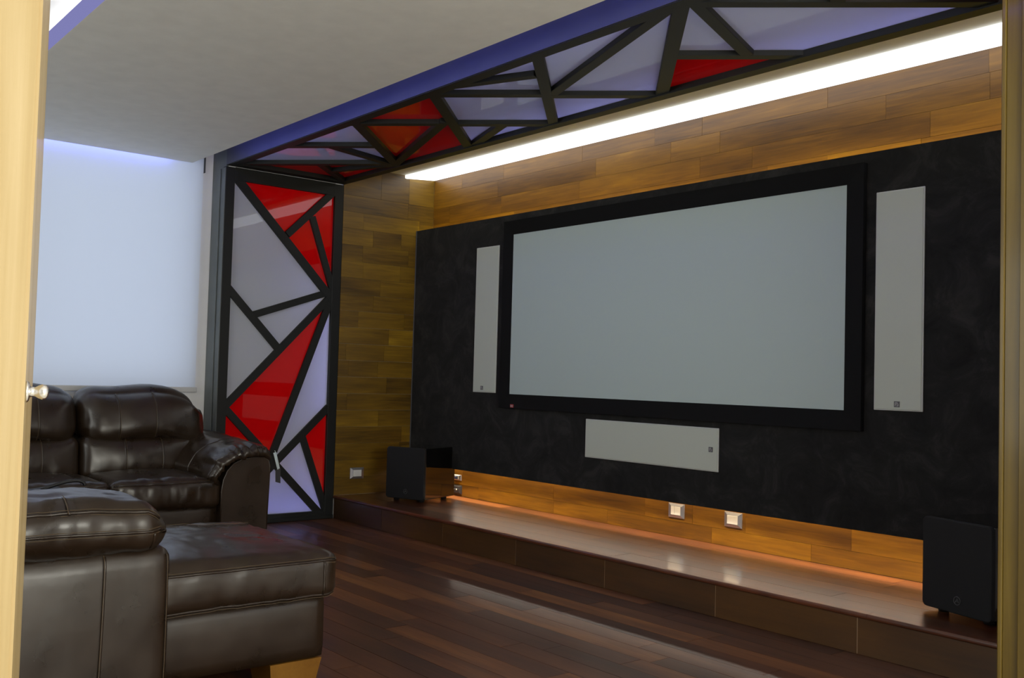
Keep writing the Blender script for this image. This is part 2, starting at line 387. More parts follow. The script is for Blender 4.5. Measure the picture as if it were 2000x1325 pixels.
for a, b, c, d in ((FW[0], FW[1], FW[2], FW[2]+.05), (FW[0], FW[1], FW[3]-.05, FW[3]), (FW[0], FW[0]+.05, FW[2]+.05, FW[3]-.05), (FW[1]-.05, FW[1], FW[2]+.05, FW[3]-.05), (-4.225, -4.175, FW[2]+.05, FW[3]-.05)):
    box('window_frame', a, b, -2.13, -2.07, c, d, M['socket'], e, bev=0.004)
box('pane', FW[0]+.05, -4.225, -2.103, -2.097, FW[2]+.05, FW[3]-.05, M['glass'], e); box('pane', -4.175, FW[1]-.05, -2.103, -2.097, FW[2]+.05, FW[3]-.05, M['glass'], e)
window('window_2', True, 2.6, HW[0], HW[1], HW[2], HW[3], 2)

ceiling = tag(box('ceiling', XWIN-0.2, 2.7, -2.0, BY1, ZU, ZU+0.1, M['wall']), kind='structure')
box('stage_ceiling', XWIN-0.2, XR, BY1-0.02, YW+0.2, ZC, ZC+0.1, M['cream'], ceiling)
SX0, SY0, SY1 = -6.748, 1.160, 2.590
box('dropped_panel', SX0, XR-0.02, SY0, SY1, ZS, ZS+0.085, M['ceil'], ceiling)

# ------------------------------------------------------------------ linear light over the stage, LED strips, added glow
e = empty('linear_ceiling_light', ((XL+XR)/2, 4.42, ZC), 'long white recessed light strip along the top of the wood wall', 'light')
prism('diffuser', [(4.262, ZC-0.001), (4.263, ZC-0.024), (4.275, ZC-0.026), (YW-0.004, ZC-0.003), (YW-0.004, ZC-0.001)], 'x', XL+0.004, XR-0.004, M['strip'], e)
def led(name, x0, x1, y0, y1, z0, z1, mat, label):
    return tag(box(name, x0, x1, y0, y1, z0, z1, mat), label, 'light strip')
led('glow_strip', XL+0.03, XR-0.05, YP+0.022, YP+0.030, 2.200, 2.216, emit('yellow_led', (1.0, 0.80, 0.03), 13.0), 'yellow light strip on the back of the black panel near its top')
led('glow_strip', XL+0.03, XR-0.05, YW-0.024, YW-0.014, 2.258, 2.268, M['led_top'], 'yellow light strip on the wood wall behind the panel top')
led('glow_strip', XL+0.03, XR-0.05, YW-0.016, YW-0.006, 0.425, 0.437, M['led_bot'], 'white light strip on the wood wall hidden by the black panel')
led('glow_strip', XL+0.03, XR-0.05, YP+0.022, YP+0.030, 0.500, 0.514, M['led_low'], 'amber light strip behind the bottom edge of the black panel')
led('glow_strip', -6.42, XR-0.03, SY1+0.001, SY1+0.007, ZS+0.025, ZS+0.060, M['led_blue'], 'blue light strip on the dropped ceiling edge facing the lattice beam')
led('glow_strip', SX0-0.006, SX0-0.001, SY0+0.05, SY1-0.15, ZS+0.02, ZS+0.06, emit('blue_led_bright', (0.14, 0.18, 1.0), 8.0), 'blue light strip on the dropped ceiling edge above the blind')
led('glow_strip', SX0+0.02, XR-0.03, SY0-0.006, SY0-0.001, ZS+0.0002, ZS+0.084, M['edge_violet'], 'violet glow put on the near edge face of the dropped ceiling')  # edge face itself glows, in place of violet light bounced onto it

led('glow_strip', SX0+0.05, XR-0.05, SY0+0.20, SY0+0.24, ZS+0.0855, ZS+0.092, emit('added_white_glow', (0.95, 0.97, 1.0), 9.0), 'unseen white strip added on top of the dropped ceiling')  # added out of sight to brighten the upper ceiling
area('panel_downlight', (-4.02, 4.475, 0.43), (0, 0.0, -1), 4.9, 0.012, 12, (1.0, 0.83, 0.62), spread=62)
# ------------------------------------------------------------------ stage
st = empty('stage_platform', ((XL+XR)/2, (PY+YW)/2, 0), 'low dark wood stage platform under the projection screen', 'platform')
box('body', XL+0.004, XR-0.004, PY+0.0055, YW-0.004, 0.001, PZ-0.0225, M['joint'], st)
jx = [XL+0.004] + [-6.645+0.735*i for i in range(1, 8)]
jx = [v for v in jx if v < XR-0.2] + [XR-0.004]
for a, b in zip(jx[:-1], jx[1:]):
    box('fascia_panel', a+0.003, b-0.003, PY+0.002, PY+0.0054, 0.0012, PZ-0.0225, M['fascia'], st)
xs = XL+0.004
for ln in (1.35, 1.55, 1.5, 0.8):
    x1 = min(xs+ln, XR-0.004)
    bm = bmesh.new(); bbox(bm, xs+0.0006, x1-0.0006, PY-0.008, PY+0.045, PZ-0.022, PZ+0.0005)
    ed = [q for q in bm.edges if all(abs(v.co.y-(PY-0.008)) < 1e-5 for v in q.verts) and abs(q.verts[0].co.z-q.verts[1].co.z) < 1e-5]
    bmesh.ops.bevel(bm, geom=ed, offset=0.009, segments=4, affect='EDGES', profile=0.5)
    bm_obj('nosing', bm, M['nosing'], st); xs = x1
y = PY + 0.046
while y < YW - 0.01:
    y1 = min(y+0.128, YW-0.004); x = XL - random.uniform(0, 0.8)
    while x < XR:
        ln = random.uniform(0.9, 1.7); x0 = max(x, XL+0.004); x1 = min(x+ln, XR-0.004)
        if x1-x0 > 0.05: plank(x0+G/2, x1-G/2, y+G/2, y1-G/2, PZ-0.016, PZ+random.uniform(-.0004, 0), M['stage'], st)
        x += ln
    y = y1

# ------------------------------------------------------------------ black panel, screen, flat speakers
pn = empty('screen_wall_panel', (-4.02, YP, 0.4), 'large black suede wall panel carrying the projection screen', 'wall panel')
box('panel_board', XL+0.012, XR-0.012, YP, YP+0.02, 0.398, 2.254, M['suede'], pn)
box('edge_profile', XL+0.003, XL+0.0115, YP-0.003, YP+0.02, 0.398, 2.254, plain('grey_edge_profile', (0.11, 0.115, 0.12), 0.4), pn)
for xx in (-6.3, -4.8, -3.2, -1.7):
    box('mounting_batten', xx-0.03, xx+0.03, YP+0.0205, YW-0.002, 0.55, 2.1, M['black'], pn)

sc = empty('projection_screen', (-4.02, YP, 0.885), 'wide pale grey projection screen with thick black frame', 'projection screen')
sx0, sx1, sz0, sz1 = -5.330, -2.714, 0.981, 2.105; fw = 0.098
box('screen_fabric', sx0-0.01, sx1+0.01, YP-0.018, YP-0.012, sz0-0.01, sz1+0.01, M['screen'], sc)
ox0, ox1, oz0, oz1 = sx0-fw, sx1+fw, sz0-fw, sz1+fw
for poly in (((ox0, oz0), (ox1, oz0), (sx1, sz0), (sx0, sz0)), ((ox1, oz0), (ox1, oz1), (sx1, sz1), (sx1, sz0)),
             ((ox1, oz1), (ox0, oz1), (sx0, sz1), (sx1, sz1)), ((ox0, oz1), (ox0, oz0), (sx0, sz0), (sx0, sz1))):
    vs = []
    for (qx, qz) in poly: vs.append((qx, YP-0.0005, qz))
    for i, (qx, qz) in enumerate(poly): vs.append((qx, YP-0.030 if i < 2 else YP-0.020, qz))
    # bevel-fronted bar: outer edge rounded by an extra ring
    cx, cz = (sx0+sx1)/2, (sz0+sz1)/2
    fs = [(0, 1, 2, 3), (4, 5, 6, 7), (0, 1, 5, 4), (1, 2, 6, 5), (2, 3, 7, 6), (3, 0, 4, 7)]
    mesh_obj('frame_bar', vs, fs, M['frame_black'], sc)
bd = box('badge', -5.300, -5.268, YP-0.0335, YP-0.028, 0.888, 0.910, M['red_badge'], sc)
for i in range(3): box('badge_mark', -5.296+i*0.009, -5.290+i*0.009, YP-0.0342, YP-0.0336, 0.893, 0.905, M['badge_l'], bd)

def flat_speaker(x0, x1, z0, z1, bx, bz, label):
    e = empty('wall_speaker', ((x0+x1)/2, YP, z0), label, 'speaker', 'slim wall speakers around the screen')
    box('frame', x0, x1, YP-0.009, YP-0.0005, z0, z1, M['spk_edge'], e, bev=0.003)
    box('grille', x0+0.006, x1-0.006, YP-0.0125, YP-0.0085, z0+0.006, z1-0.006, M['grille'], e, bev=0.0015, seg=1)
    b = box('badge', bx-0.014, bx+0.014, YP-0.0150, YP-0.0122, bz-0.014, bz+0.014, M['badge'], e)
    # small monogram on the badge
    bm = bmesh.new()
    for (a0, a1, c0, c1) in ((-0.009, -0.006, -0.009, 0.009), (-0.006, 0.001, 0.006, 0.009), (-0.006, 0.001, -0.001, 0.002), (0.001, 0.004, 0.0, 0.009), (0.006, 0.009, -0.009, 0.003), (-0.001, 0.006, -0.009, -0.006)):
        bbox(bm, bx+a0, bx+a1, YP-0.0157, YP-0.0151, bz+c0, bz+c1)
    bm_obj('badge_mark', bm, M['badge_l'], b)
flat_speaker(-5.767, -5.502, 0.983, 2.046, -5.655, 1.016, 'tall slim pale wall speaker left of the screen')
flat_speaker(-2.560, -2.313, 0.990, 2.048, -2.438, 1.021, 'tall slim pale wall speaker right of the screen')
flat_speaker(-4.563, -3.495, 0.602, 0.846, -3.545, 0.725, 'wide pale wall speaker mounted below the screen')

# ------------------------------------------------------------------ subwoofers
def subwoofer(fl, ang, label):
    wd, dp, ht = 0.346, 0.40, 0.375
    z0 = PZ + 0.018
    e = empty('subwoofer', (0, 0, 0), label, 'subwoofer', 'black subwoofers on the stage')
    parts = []
    parts.append(box('cabinet', 0.003, wd-0.003, 0.022, dp, z0+0.003, z0+ht-0.003, M['gloss'], e, bev=0.006))
    bm = bmesh.new(); bbox(bm, 0, wd, 0, 0.02, z0, z0+ht)
    ed = [q for q in bm.edges if abs(q.verts[0].co.y-q.verts[1].co.y) > 0.01]
    bmesh.ops.bevel(bm, geom=ed, offset=0.022, segments=5, affect='EDGES', profile=0.5)
    ed = [q for q in bm.edges if all(v.co.y < 1e-5 for v in q.verts)]
    bmesh.ops.bevel(bm, geom=ed, offset=0.006, segments=2, affect='EDGES', profile=0.5)
    parts.append(bm_obj('grille', bm, M['subcloth'], e))
    for fx in (0.06, wd-0.06):
        for fy in (0.06, dp-0.06):
            parts.append(lathe('foot', [(0, 0.02), (0.016, 0.024), (0.0205, 0.024)], (fx, fy, PZ+0.0005), (0, 0, 1), M['rubber'], e, 12))
    # round emblem: ring with a three-blade arrowhead
    cx, cz = wd*0.53, z0+0.055; rad = 0.0165
    bm = bmesh.new(); n = 28
    pts = [(cx+rad*math.cos(2*math.pi*i/n), -0.0012, cz+rad*math.sin(2*math.pi*i/n)) for i in range(n+1)]
    tube_into(bm, pts, 0.0016, 5)
    em = bm_obj('emblem', bm, M['emblem'], e); parts.append(em)
    bm = bmesh.new()
    for s in (-1, 1):
        f = [(cx, cz+0.012), (cx+s*0.0105, cz-0.008), (cx+s*0.002, cz-0.0035)]
        lo = [bm.verts.new((a, -0.0022, b)) for a, b in f]; hi = [bm.verts.new((a, 0.0005, b)) for a, b in f]
        bm.faces.new(lo); bm.faces.new(hi)
        for i in range(3): bm.faces.new((lo[i], lo[(i+1) % 3], hi[(i+1) % 3], hi[i]))
    bmesh.ops.recalc_face_normals(bm, faces=bm.faces)
    mk = bm_obj('emblem_mark', bm, M['emblem'], em)
    e.location = (fl[0], fl[1], 0); e.rotation_euler = (0, 0, ang)
subwoofer((-6.215, 3.935), math.radians(19.5), 'black subwoofer on the stage beside the wood side wall')
subwoofer((-2.113, 4.01), math.radians(-16), 'black subwoofer on the stage beside the doorway')

# ------------------------------------------------------------------ sockets and switches
def wallplate(cx, cz, wdt, hgt, axis, label, kind):
    """axis 'y': on the screen wall, 'x': on the wood side wall."""
    base = (cx, YW, cz-hgt/2) if axis == 'y' else (XL, cx, cz-hgt/2)
    e = empty('wall_outlet', base, label, 'outlet')
    def B(name, a0, a1, z0, z1, d0, d1, mat, bev=0.0, par=None):
        if axis == 'y': return box(name, cx+a0, cx+a1, YW-d1, YW-d0, cz+z0, cz+z1, mat, par or e, bev=bev, seg=2)
        return box(name, XL+d0, XL+d1, cx+a0, cx+a1, cz+z0, cz+z1, mat, par or e, bev=bev, seg=2)
    W, Hh = wdt/2, hgt/2
    # bevelled metal surround
    ring_o = [(-W, -Hh), (W, -Hh), (W, Hh), (-W, Hh)]; i1 = 0.62; ring_i = [(a*i1, b*i1) for a, b in ring_o]
    def PT(a, b, d): return (cx+a, YW-d, cz+b) if axis == 'y' else (XL+d, cx+a, cz+b)
    vs = [PT(a, b, 0.001) for a, b in ring_o] + [PT(a*0.97, b*0.97, 0.006) for a, b in ring_o] + [PT(a, b, 0.011) for a, b in ring_i] + [PT(a, b, 0.004) for a, b in ring_i]
    fs = [(k*4+i, k*4+(i+1) % 4, (k+1)*4+(i+1) % 4, (k+1)*4+i) for k in range(3) for i in range(4)] + [(12, 13, 14, 15), (3, 2, 1, 0)]
    mesh_obj('surround', vs, fs, M['darktag'] if kind == 'terminal' else M['alu'], e)
    iw, ih = W*i1*0.96, Hh*i1*0.94
    if kind == 'double':
        B('rocker', -iw, -iw*0.3, -ih, ih, 0.0045, 0.013, M['socket'], 0.0015); B('rocker', -iw*0.27, iw, -ih, ih, 0.0045, 0.013, M['socket'], 0.0015)
    elif kind == 'single':
        B('rocker', -iw, iw, -ih, ih, 0.0045, 0.013, M['socket'], 0.0015)
    elif kind == 'plug':
        B('socket', -iw, iw, -ih, ih, 0.0045, 0.009, M['socket'], 0.001); B('plug', -iw*0.7, iw*0.7, -ih*0.8, ih*0.8, 0.0095, 0.03, M['plug'], 0.004)
    elif kind == 'terminal':
        B('socket', -iw, iw, -ih, ih, 0.0045, 0.009, M['darktag'], 0.001)
        for s in (-0.45, 0.45):
            q = PT(s*iw, 0, 0.0092)
            lathe('terminal', [(0, 0.006), (0.012, 0.006), (0.013, 0.003)], q, (0, -1, 0) if axis == 'y' else (1, 0, 0), M['nickel'], e, 10)
wallplate(-3.936, 0.325, 0.124, 0.086, 'y', 'metal framed double switch on the wood below the screen', 'double')
wallplate(-3.515, 0.325, 0.124, 0.086, 'y', 'metal framed blank outlet nearer the doorway below the screen', 'single')
wallplate(-6.165, 0.312, 0.120, 0.044, 'y', 'small outlet with dark plug just above the dark terminal plate', 'plug')
wallplate(-6.160, 0.220, 0.130, 0.066, 'y', 'dark speaker terminal plate low beside the far subwoofer', 'terminal')
wallplate(3.908, 0.331, 0.122, 0.086, 'x', 'metal framed switch low on the wood side wall', 'single')

# ------------------------------------------------------------------ lattice light column and light beam
def isect(l1, l2):
    (a, b), (c, d) = l1, l2
    r = (b[0]-a[0], b[1]-a[1]); s = (d[0]-c[0], d[1]-c[1]); den = r[0]*s[1]-r[1]*s[0]
    t = ((c[0]-a[0])*s[1]-(c[1]-a[1])*s[0])/den
    return (a[0]+t*r[0], a[1]+t*r[1])
def clip(poly, lo0, hi0, lo1, hi1):
    for ax, val, sgn in ((0, lo0, 1), (0, hi0, -1), (1, lo1, 1), (1, hi1, -1)):
        res = []
        for i in range(len(poly)):
            p, q = poly[i], poly[(i+1) % len(poly)]
            dp, dq = sgn*(p[ax]-val), sgn*(q[ax]-val)
            if dp >= 0: res.append(p)
            if dp*dq < 0:
                t = dp/(dp-dq); res.append((p[0]+t*(q[0]-p[0]), p[1]+t*(q[1]-p[1])))
        poly = res
    return poly
def bar_quad(a, b, wd):
    d = Vector((b[0]-a[0], b[1]-a[1])).normalized(); n = Vector((-d.y, d.x))*wd/2
    return [(a[0]+n.x, a[1]+n.y), (b[0]+n.x, b[1]+n.y), (b[0]-n.x, b[1]-n.y), (a[0]-n.x, a[1]-n.y)]
cb = {'b1': ((2.820, 2.500), (3.663, 1.639), .060), 'b2': ((3.263, 2.100), (3.640, 2.473), .052), 'b3': ((3.461, 2.258), (3.656, 1.710), .050),
      'b4': ((3.670, 1.719), (3.026, 1.496), .050), 'b5': ((2.801, 1.699), (3.224, 1.262), .054), 'b6': ((3.664, 1.696), (2.825, 0.828), .052),
      'b7': ((3.651, 1.680), (3.190, 0.442), .055), 'b8': ((2.830, 0.832), (3.631, 0.018), .053), 'b9': ((3.655, 0.836), (2.820, 0.036), .053),
      'b10': ((3.441, 0.627), (3.655, 0.063), .050)}
cl = {k: (v[0], v[1]) for k, v in cb.items()}
cl.update(L=((2.812, 0), (2.812, 1)), R=((3.672, 0), (3.672, 1)), T=((0, 2.48), (1, 2.48)), B=((0, 0.035), (1, 0.035)))
cells = [('g', 'L b1 b4 b5'), ('r', 'T b1 b2'), ('r', 'b2 b1 b3'), ('r', 'b2 R b3'), ('g', 'b4 b6 b5'), ('g', 'L b5 b6'), ('r', 'b6 b7 b8'),
         ('g', 'b7 R b9'), ('r', 'L b8 b9'), ('g', 'b9 b8 B'), ('r', 'b9 R b10'), ('g', 'b9 b10 b8')]
colm = empty('lattice_light_column', (XL-0.1, (BY0+BY1)/2, 0), 'tall black lattice column with red and frosted grey panes', 'light column')
xf, dpt, rec = XL, 0.045, 0.026
for i, (nm, (a, b, wd)) in enumerate(cb.items()):
    poly = clip(bar_quad(a, b, wd), BY0+0.01, BY1-0.01, 0.01, ZB-0.01)
    prism('bar', poly, 'x', xf-dpt, xf-0.002-0.0004*i, M['black'], colm, bev=0.0015)
for nm, (y0, y1, z0, z1) in dict(left=(BY0, 2.842, 0.002, ZB-.004), right=(3.642, BY1-0.001, 0.002, ZB-.004), top=(2.842, 3.642, 2.440, ZB-.0006), bottom=(2.842, 3.642, 0.002, 0.060)).items():
    box('frame_bar', xf-dpt, xf, y0, y1, z0, z1, M['black'], colm, bev=0.002)
box('plinth', xf-0.02, xf+0.010, BY0+0.01, BY1-0.004, 0.0015, 0.030, M['black'], colm, bev=0.003)
for i, (c, ln) in enumerate(cells):
    ls = ln.split(); poly = [isect(cl[ls[k]], cl[ls[(k+1) % len(ls)]]) for k in range(len(ls))]
    poly = clip(poly, BY0+0.02, BY1-0.02, 0.02, ZB-0.03)
    prism('pane', poly, 'x', xf-rec-0.004-0.0003*(i % 3), xf-rec-0.0003*(i % 3), M['pane_red' if c == 'r' else 'pane_grey'], colm)
box('side_board', XWIN+0.002, xf-dpt+0.0, BY0, BY0+0.014, 0.002, ZU-0.002, M['grey'], colm)
box('side_batten', xf-0.125, xf-0.085, BY0-0.008, BY0, 0.002, ZB-0.012, M['grey'], colm, bev=0.002)
box('side_batten', xf-0.060, xf-0.002, BY0-0.006, BY0-0.0002, 0.002, ZB-0.012, M['grey'], colm, bev=0.002)
box('side_board', xf-0.21, xf-0.002, BY1-0.016, BY1-0.001, 0.002, ZB-0.004, M['white_in'], colm)
box('top_board', XWIN+0.002, xf-0.001, BY0+0.016, BY1-0.018, ZB-0.0035, ZB+0.008, M['white_in'], colm)
box('side_board', xf-dpt+0.0005, xf+0.0005, BY0, BY0+0.014, ZB-0.003, ZU-0.002, M['grey'], colm)
box('back_board', XWIN+0.002, XWIN+0.012, BY0+0.016, BY1-0.018, 0.002, ZB-0.004, M['white_in'], colm)

beam = empty('lattice_light_beam', (-4.0, (BY0+BY1)/2, ZB), 'black lattice ceiling beam with lavender and red panes', 'light beam')
bb = {'c1': ((-6.569, 2.781), (-5.718, 3.585)), 'c2': ((-6.104, 3.240), (-6.502, 3.649)), 'c3': ((-6.268, 3.415), (-5.700, 3.635)), 'c4': ((-5.790, 2.812), (-5.364, 3.222)),
      'c5': ((-5.579, 3.044), (-5.739, 3.586)), 'c6': ((-5.750, 3.650), (-4.910, 2.815)), 'c7': ((-4.990, 2.820), (-4.579, 3.223)), 'c8': ((-5.720, 3.615), (-4.540, 3.195)),
      'c9': ((-4.125, 2.818), (-4.950, 3.668)), 'c10': ((-4.170, 2.825), (-3.756, 3.241)), 'c11': ((-4.000, 2.812), (-3.537, 3.010)), 'c12': ((-4.563, 3.266), (-4.145, 3.677)),
      'c13': ((-3.290, 2.800), (-4.140, 3.662)), 'c14': ((-4.353, 3.472), (-4.870, 3.656)), 'c15': ((-3.743, 3.282), (-3.336, 3.690)), 'c16': ((-3.720, 3.273), (-2.490, 2.810)),
      'c17': ((-2.440, 2.795), (-3.344, 3.684)), 'c18': ((-2.902, 3.264), (-2.488, 3.689)), 'c19': ((-2.420, 2.815), (-2.661, 3.482)), 'c20': ((-2.480, 2.816), (-1.659, 3.680)),
      'c21': ((-2.069, 3.248), (-1.789, 2.811))}
wds = {k: 0.056 for k in bb}; wds.update(c17=.064, c6=.062, c9=.062, c3=.045, c2=.05, c11=.05)
bl = dict(bb); bl.update(L=((0, 2.812), (1, 2.812)), R=((0, 3.676), (1, 3.676)), E=((-6.53, 0), (-6.53, 1)), F=((-1.49, 0), (-1.49, 1)))
bcells = [('g', 'L c1 c5 c4'), ('g', 'L c6 c4'), ('g', 'c4 c5 c6'), ('r', 'E c1 c2'), ('r', 'c1 c3 c2'), ('r', 'c3 R c2'), ('r', 'L c7 c9'), ('r', 'c7 c8 c6'), ('r', 'c8 c9 R'),
          ('g', 'L c11 c13'), ('g', 'L c10 c13 c11'), ('g', 'c9 c10 c13 c12'), ('g', 'c9 c12 c14'), ('g', 'c12 R c14'), ('g', 'L c13 c16'), ('g', 'c16 c17 c15'), ('g', 'c13 c15 R'),
          ('g', 'c17 c19 c18'), ('r', 'c17 c18 R'), ('g', 'c19 c20 R c18'), ('g', 'L c20 c21'), ('r', 'L c21 c20 F')]
dpt, rec = 0.045, 0.030
for i, (nm, (a, b)) in enumerate(bb.items()):
    poly = clip(bar_quad(a, b, wds[nm]), XL+0.02, XR-0.03, BY0+0.01, BY1-0.01)
    prism('bar', poly, 'z', ZB+0.002+0.0003*i, ZB+dpt, M['black'], beam, bev=0.0015)
for (x0, x1, y0, y1) in ((XL+0.001, XR-0.002, BY0, 2.842), (XL+0.001, XR-0.002, 3.648, BY1-0.001), (XL+0.001, -6.50, 2.842, 3.648), (-1.53, XR-0.002, 2.842, 3.648)):
    box('frame_bar', x0, x1, y0, y1, ZB, ZB+dpt, M['black'], beam, bev=0.002)
for i, (c, ln) in enumerate(bcells):
    ls = ln.split(); poly = [isect(bl[ls[k]], bl[ls[(k+1) % len(ls)]]) for k in range(len(ls))]
    poly = clip(poly, XL+0.03, XR-0.03, BY0+0.02, BY1-0.02)
    prism('pane', poly, 'z', ZB+rec+0.0003*(i % 5), ZB+rec+0.004+0.0003*(i % 5), M['pane_red' if c == 'r' else 'pane_grey'], beam)
box('side_board', XL+0.001, XR-0.002, BY0, BY0+0.014, ZB+dpt+0.0005, ZU-0.002, M['beamside'], beam)
box('side_fascia', XL+0.012, XR-0.002, BY0-0.006, BY0-0.0005, ZB+0.004, ZU-0.004, M['beamside'], beam)
box('side_board', XL+0.001, XR-0.002, BY1-0.016, BY1-0.001, ZB+dpt+0.0005, ZU-0.002, M['white_in'], beam)
box('top_board', XL+0.001, XR-0.002, BY0+0.016, BY1-0.018, ZU-0.014, ZU-0.002, M['white_in'], beam)
# lamps inside the two light boxes
violet = (0.52, 0.50, 1.0)
area('beam_lamp_far', (-4.0, BY1-0.03, ZB+0.115), (0, -1, 0.15), 5.0, 0.10, 17, violet)
area('beam_lamp_near', (-4.0, BY0+0.03, ZB+0.115), (0, 1, 0.15), 5.0, 0.10, 10, violet)
area('column_lamp_right', (XL-0.12, BY1-0.03, 1.25), (0, -1, 0), 0.08, 2.3, 7.0, violet)
area('column_lamp_low', (XL-0.12, 3.24, 0.05), (0, 0, 1), 0.08, 0.8, 2.6, (0.3, 0.3, 1.0))

# ------------------------------------------------------------------ roller blind
rb = empty('roller_blind', (XWIN+0.03, 1.0, 0.93), 'pale translucent roller blind pulled down over the window', 'blind')
vs, fs = [], []; ny, nz = 60, 30; by0, by1 = -0.75, 2.692
for j in range(nz+1):
    for i in range(ny+1):
        yy = by0+(by1-by0)*i/ny; zz = 0.962+(2.64-0.962)*j/nz
        vs.append((XWIN+0.030+0.003*math.sin(yy*5+zz*0.7)*(1-j/nz), yy, zz))
for j in range(nz):
    for i in range(ny):
        a = j*(ny+1)+i; fs.append((a, a+1, a+ny+2, a+ny+1))
mesh_obj('blind_fabric', vs, fs, M['blind'], rb, smooth=True)
box('bottom_bar', XWIN+0.018, XWIN+0.042, by0-0.005, by1+0.012, 0.930, 0.968, M['bar'], rb, bev=0.005)
tube('roller_tube', [(XWIN+0.034, by0-.01, 2.675), (XWIN+0.034, by1+.005, 2.675)], 0.028, M['bar'], rb, 16)
box('bracket', XWIN+0.002, XWIN+0.030, by1+0.012, by1+0.015, 2.50, 2.70, M['darktag'], rb)

# ------------------------------------------------------------------ doorway: jamb on the right, open leaf on the left
TRIMW = wood('shaded_oak_trim', [(0.2, (0.095, 0.060, 0.006)), (0.5, (0.140, 0.090, 0.010)), (0.8, (0.185, 0.125, 0.018))], 'z', rough=0.4, coat=0.2, grain=0.9, rnd=0.1, along=1.2, across=40)  # door oak darkened: the jamb's shade is put into the colour
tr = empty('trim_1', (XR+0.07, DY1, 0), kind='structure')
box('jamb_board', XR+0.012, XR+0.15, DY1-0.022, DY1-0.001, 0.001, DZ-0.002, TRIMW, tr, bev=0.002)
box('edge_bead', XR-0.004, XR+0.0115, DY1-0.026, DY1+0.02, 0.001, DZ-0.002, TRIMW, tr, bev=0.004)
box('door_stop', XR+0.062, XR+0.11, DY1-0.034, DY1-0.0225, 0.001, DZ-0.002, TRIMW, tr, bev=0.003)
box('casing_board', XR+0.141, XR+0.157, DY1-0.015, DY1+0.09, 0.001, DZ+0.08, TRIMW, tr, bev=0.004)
P1 = Vector((-0.960, 0.2240)); P2 = Vector((-1.46, 0.3500))
d = (P2-P1).normalized(); nrm = Vector((-d.y, d.x))      # points away from the opening when negative
if nrm.y > 0: nrm = -nrm
dr = empty('door_1', (P1.x, P1.y, 0), kind='structure')
q = [P1, P2, P2+nrm*0.055, P1+nrm*0.055]
leaf = prism('door_leaf', [(v.x, v.y) for v in q], 'z', 0.012, 2.45, M['door'], dr, bev=0.003)
kb = P1 + d*0.018; ax = Vector((-nrm.x, -nrm.y, 0)); 
kn = lathe('knob', [(0, 0.0095), (0.0015, 0.0100), (0.003, 0.0085), (0.004, 0.0050), (0.008, 0.0042), (0.011, 0.0060), (0.014, 0.0072), (0.0170, 0.0068), (0.019, 0.0045), (0.0195, 0.001)],
           (kb.x, kb.y, H-0.0255), ax, M['nickel'], dr, 20)

# ------------------------------------------------------------------ leather sofa pieces
def pillow(name, parent, c, h, r, bul=None, n=0.022, wr=0.0, wf=(6, 6, 6), gather=None, post=None, mat=None, seed=0.0, seams=(), th=0.0045):
    """a stuffed leather block: rounded box, bulged faces, creases. Returns the surface function."""
    c, h = Vector(c), Vector(h); bul = bul or {}
    N = [max(4, int(2*h[a]/n)) for a in range(3)]
    def Sf(u, v, w):
        p = Vector((u*h.x, v*h.y, w*h.z)); uvw = (u, v, w)
        q = Vector([max(-(h[a]-r), min(h[a]-r, p[a])) for a in range(3)]); dd = p-q
        if dd.length > 1e-9: p = q + dd.normalized()*r
        nd = dd.normalized() if dd.length > 1e-9 else Vector((0, 0, 1))
        for (a, s), am in bul.items():
            if s*uvw[a] > 0:
                o = [b for b in range(3) if b != a]
                p[a] += s*am*max(0, 1-uvw[o[0]]**2)*max(0, 1-uvw[o[1]]**2)*(abs(uvw[a])**2) if am > 0 else s*am*(abs(uvw[a])**2)*max(0, 1-uvw[o[0]]**4)*max(0, 1-uvw[o[1]]**4)
        if post: p = post(p, u, v, w)
        if wr:
            g = gather(u, v, w) if gather else 1.0
            ns = noise.noise(Vector((p.x*wf[0]+seed, p.y*wf[1]+seed*1.7, p.z*wf[2])))
            ns = ns*0.65 + 0.35*(1-2*abs(noise.noise(Vector((p.x*wf[0]*1.9+seed+5, p.y*wf[1]*1.9, p.z*wf[2]*1.9)))))
            p = p + nd*(wr*g*ns)
        return p + c
    vs, fs, idx = [], [], {}
    def vid(i, j, k):
        key = (i, j, k)
        if key not in idx:
            idx[key] = len(vs); vs.append(Sf(2*i/N[0]-1, 2*j/N[1]-1, 2*k/N[2]-1))
        return idx[key]
    for i in range(N[0]):
        for j in range(N[1]):
            for k in (0, N[2]): fs.append((vid(i, j, k), vid(i+1, j, k), vid(i+1, j+1, k), vid(i, j+1, k)))
    for i in range(N[0]):
        for k in range(N[2]):
            for j in (0, N[1]): fs.append((vid(i, j, k), vid(i+1, j, k), vid(i+1, j, k+1), vid(i, j, k+1)))
    for j in range(N[1]):
        for k in range(N[2]):
            for i in (0, N[0]): fs.append((vid(i, j, k), vid(i, j+1, k), vid(i, j+1, k+1), vid(i, j, k+1)))
    o = mesh_obj(name, vs, fs, mat or M['leather'], parent, smooth=True)
    for uvws, style in seams:
        seam(o, [Sf(*q) for q in uvws], [(Sf(*q)-c) for q in uvws], c, style, th)
    o['_'] = 0; del o['_']
    return o, Sf
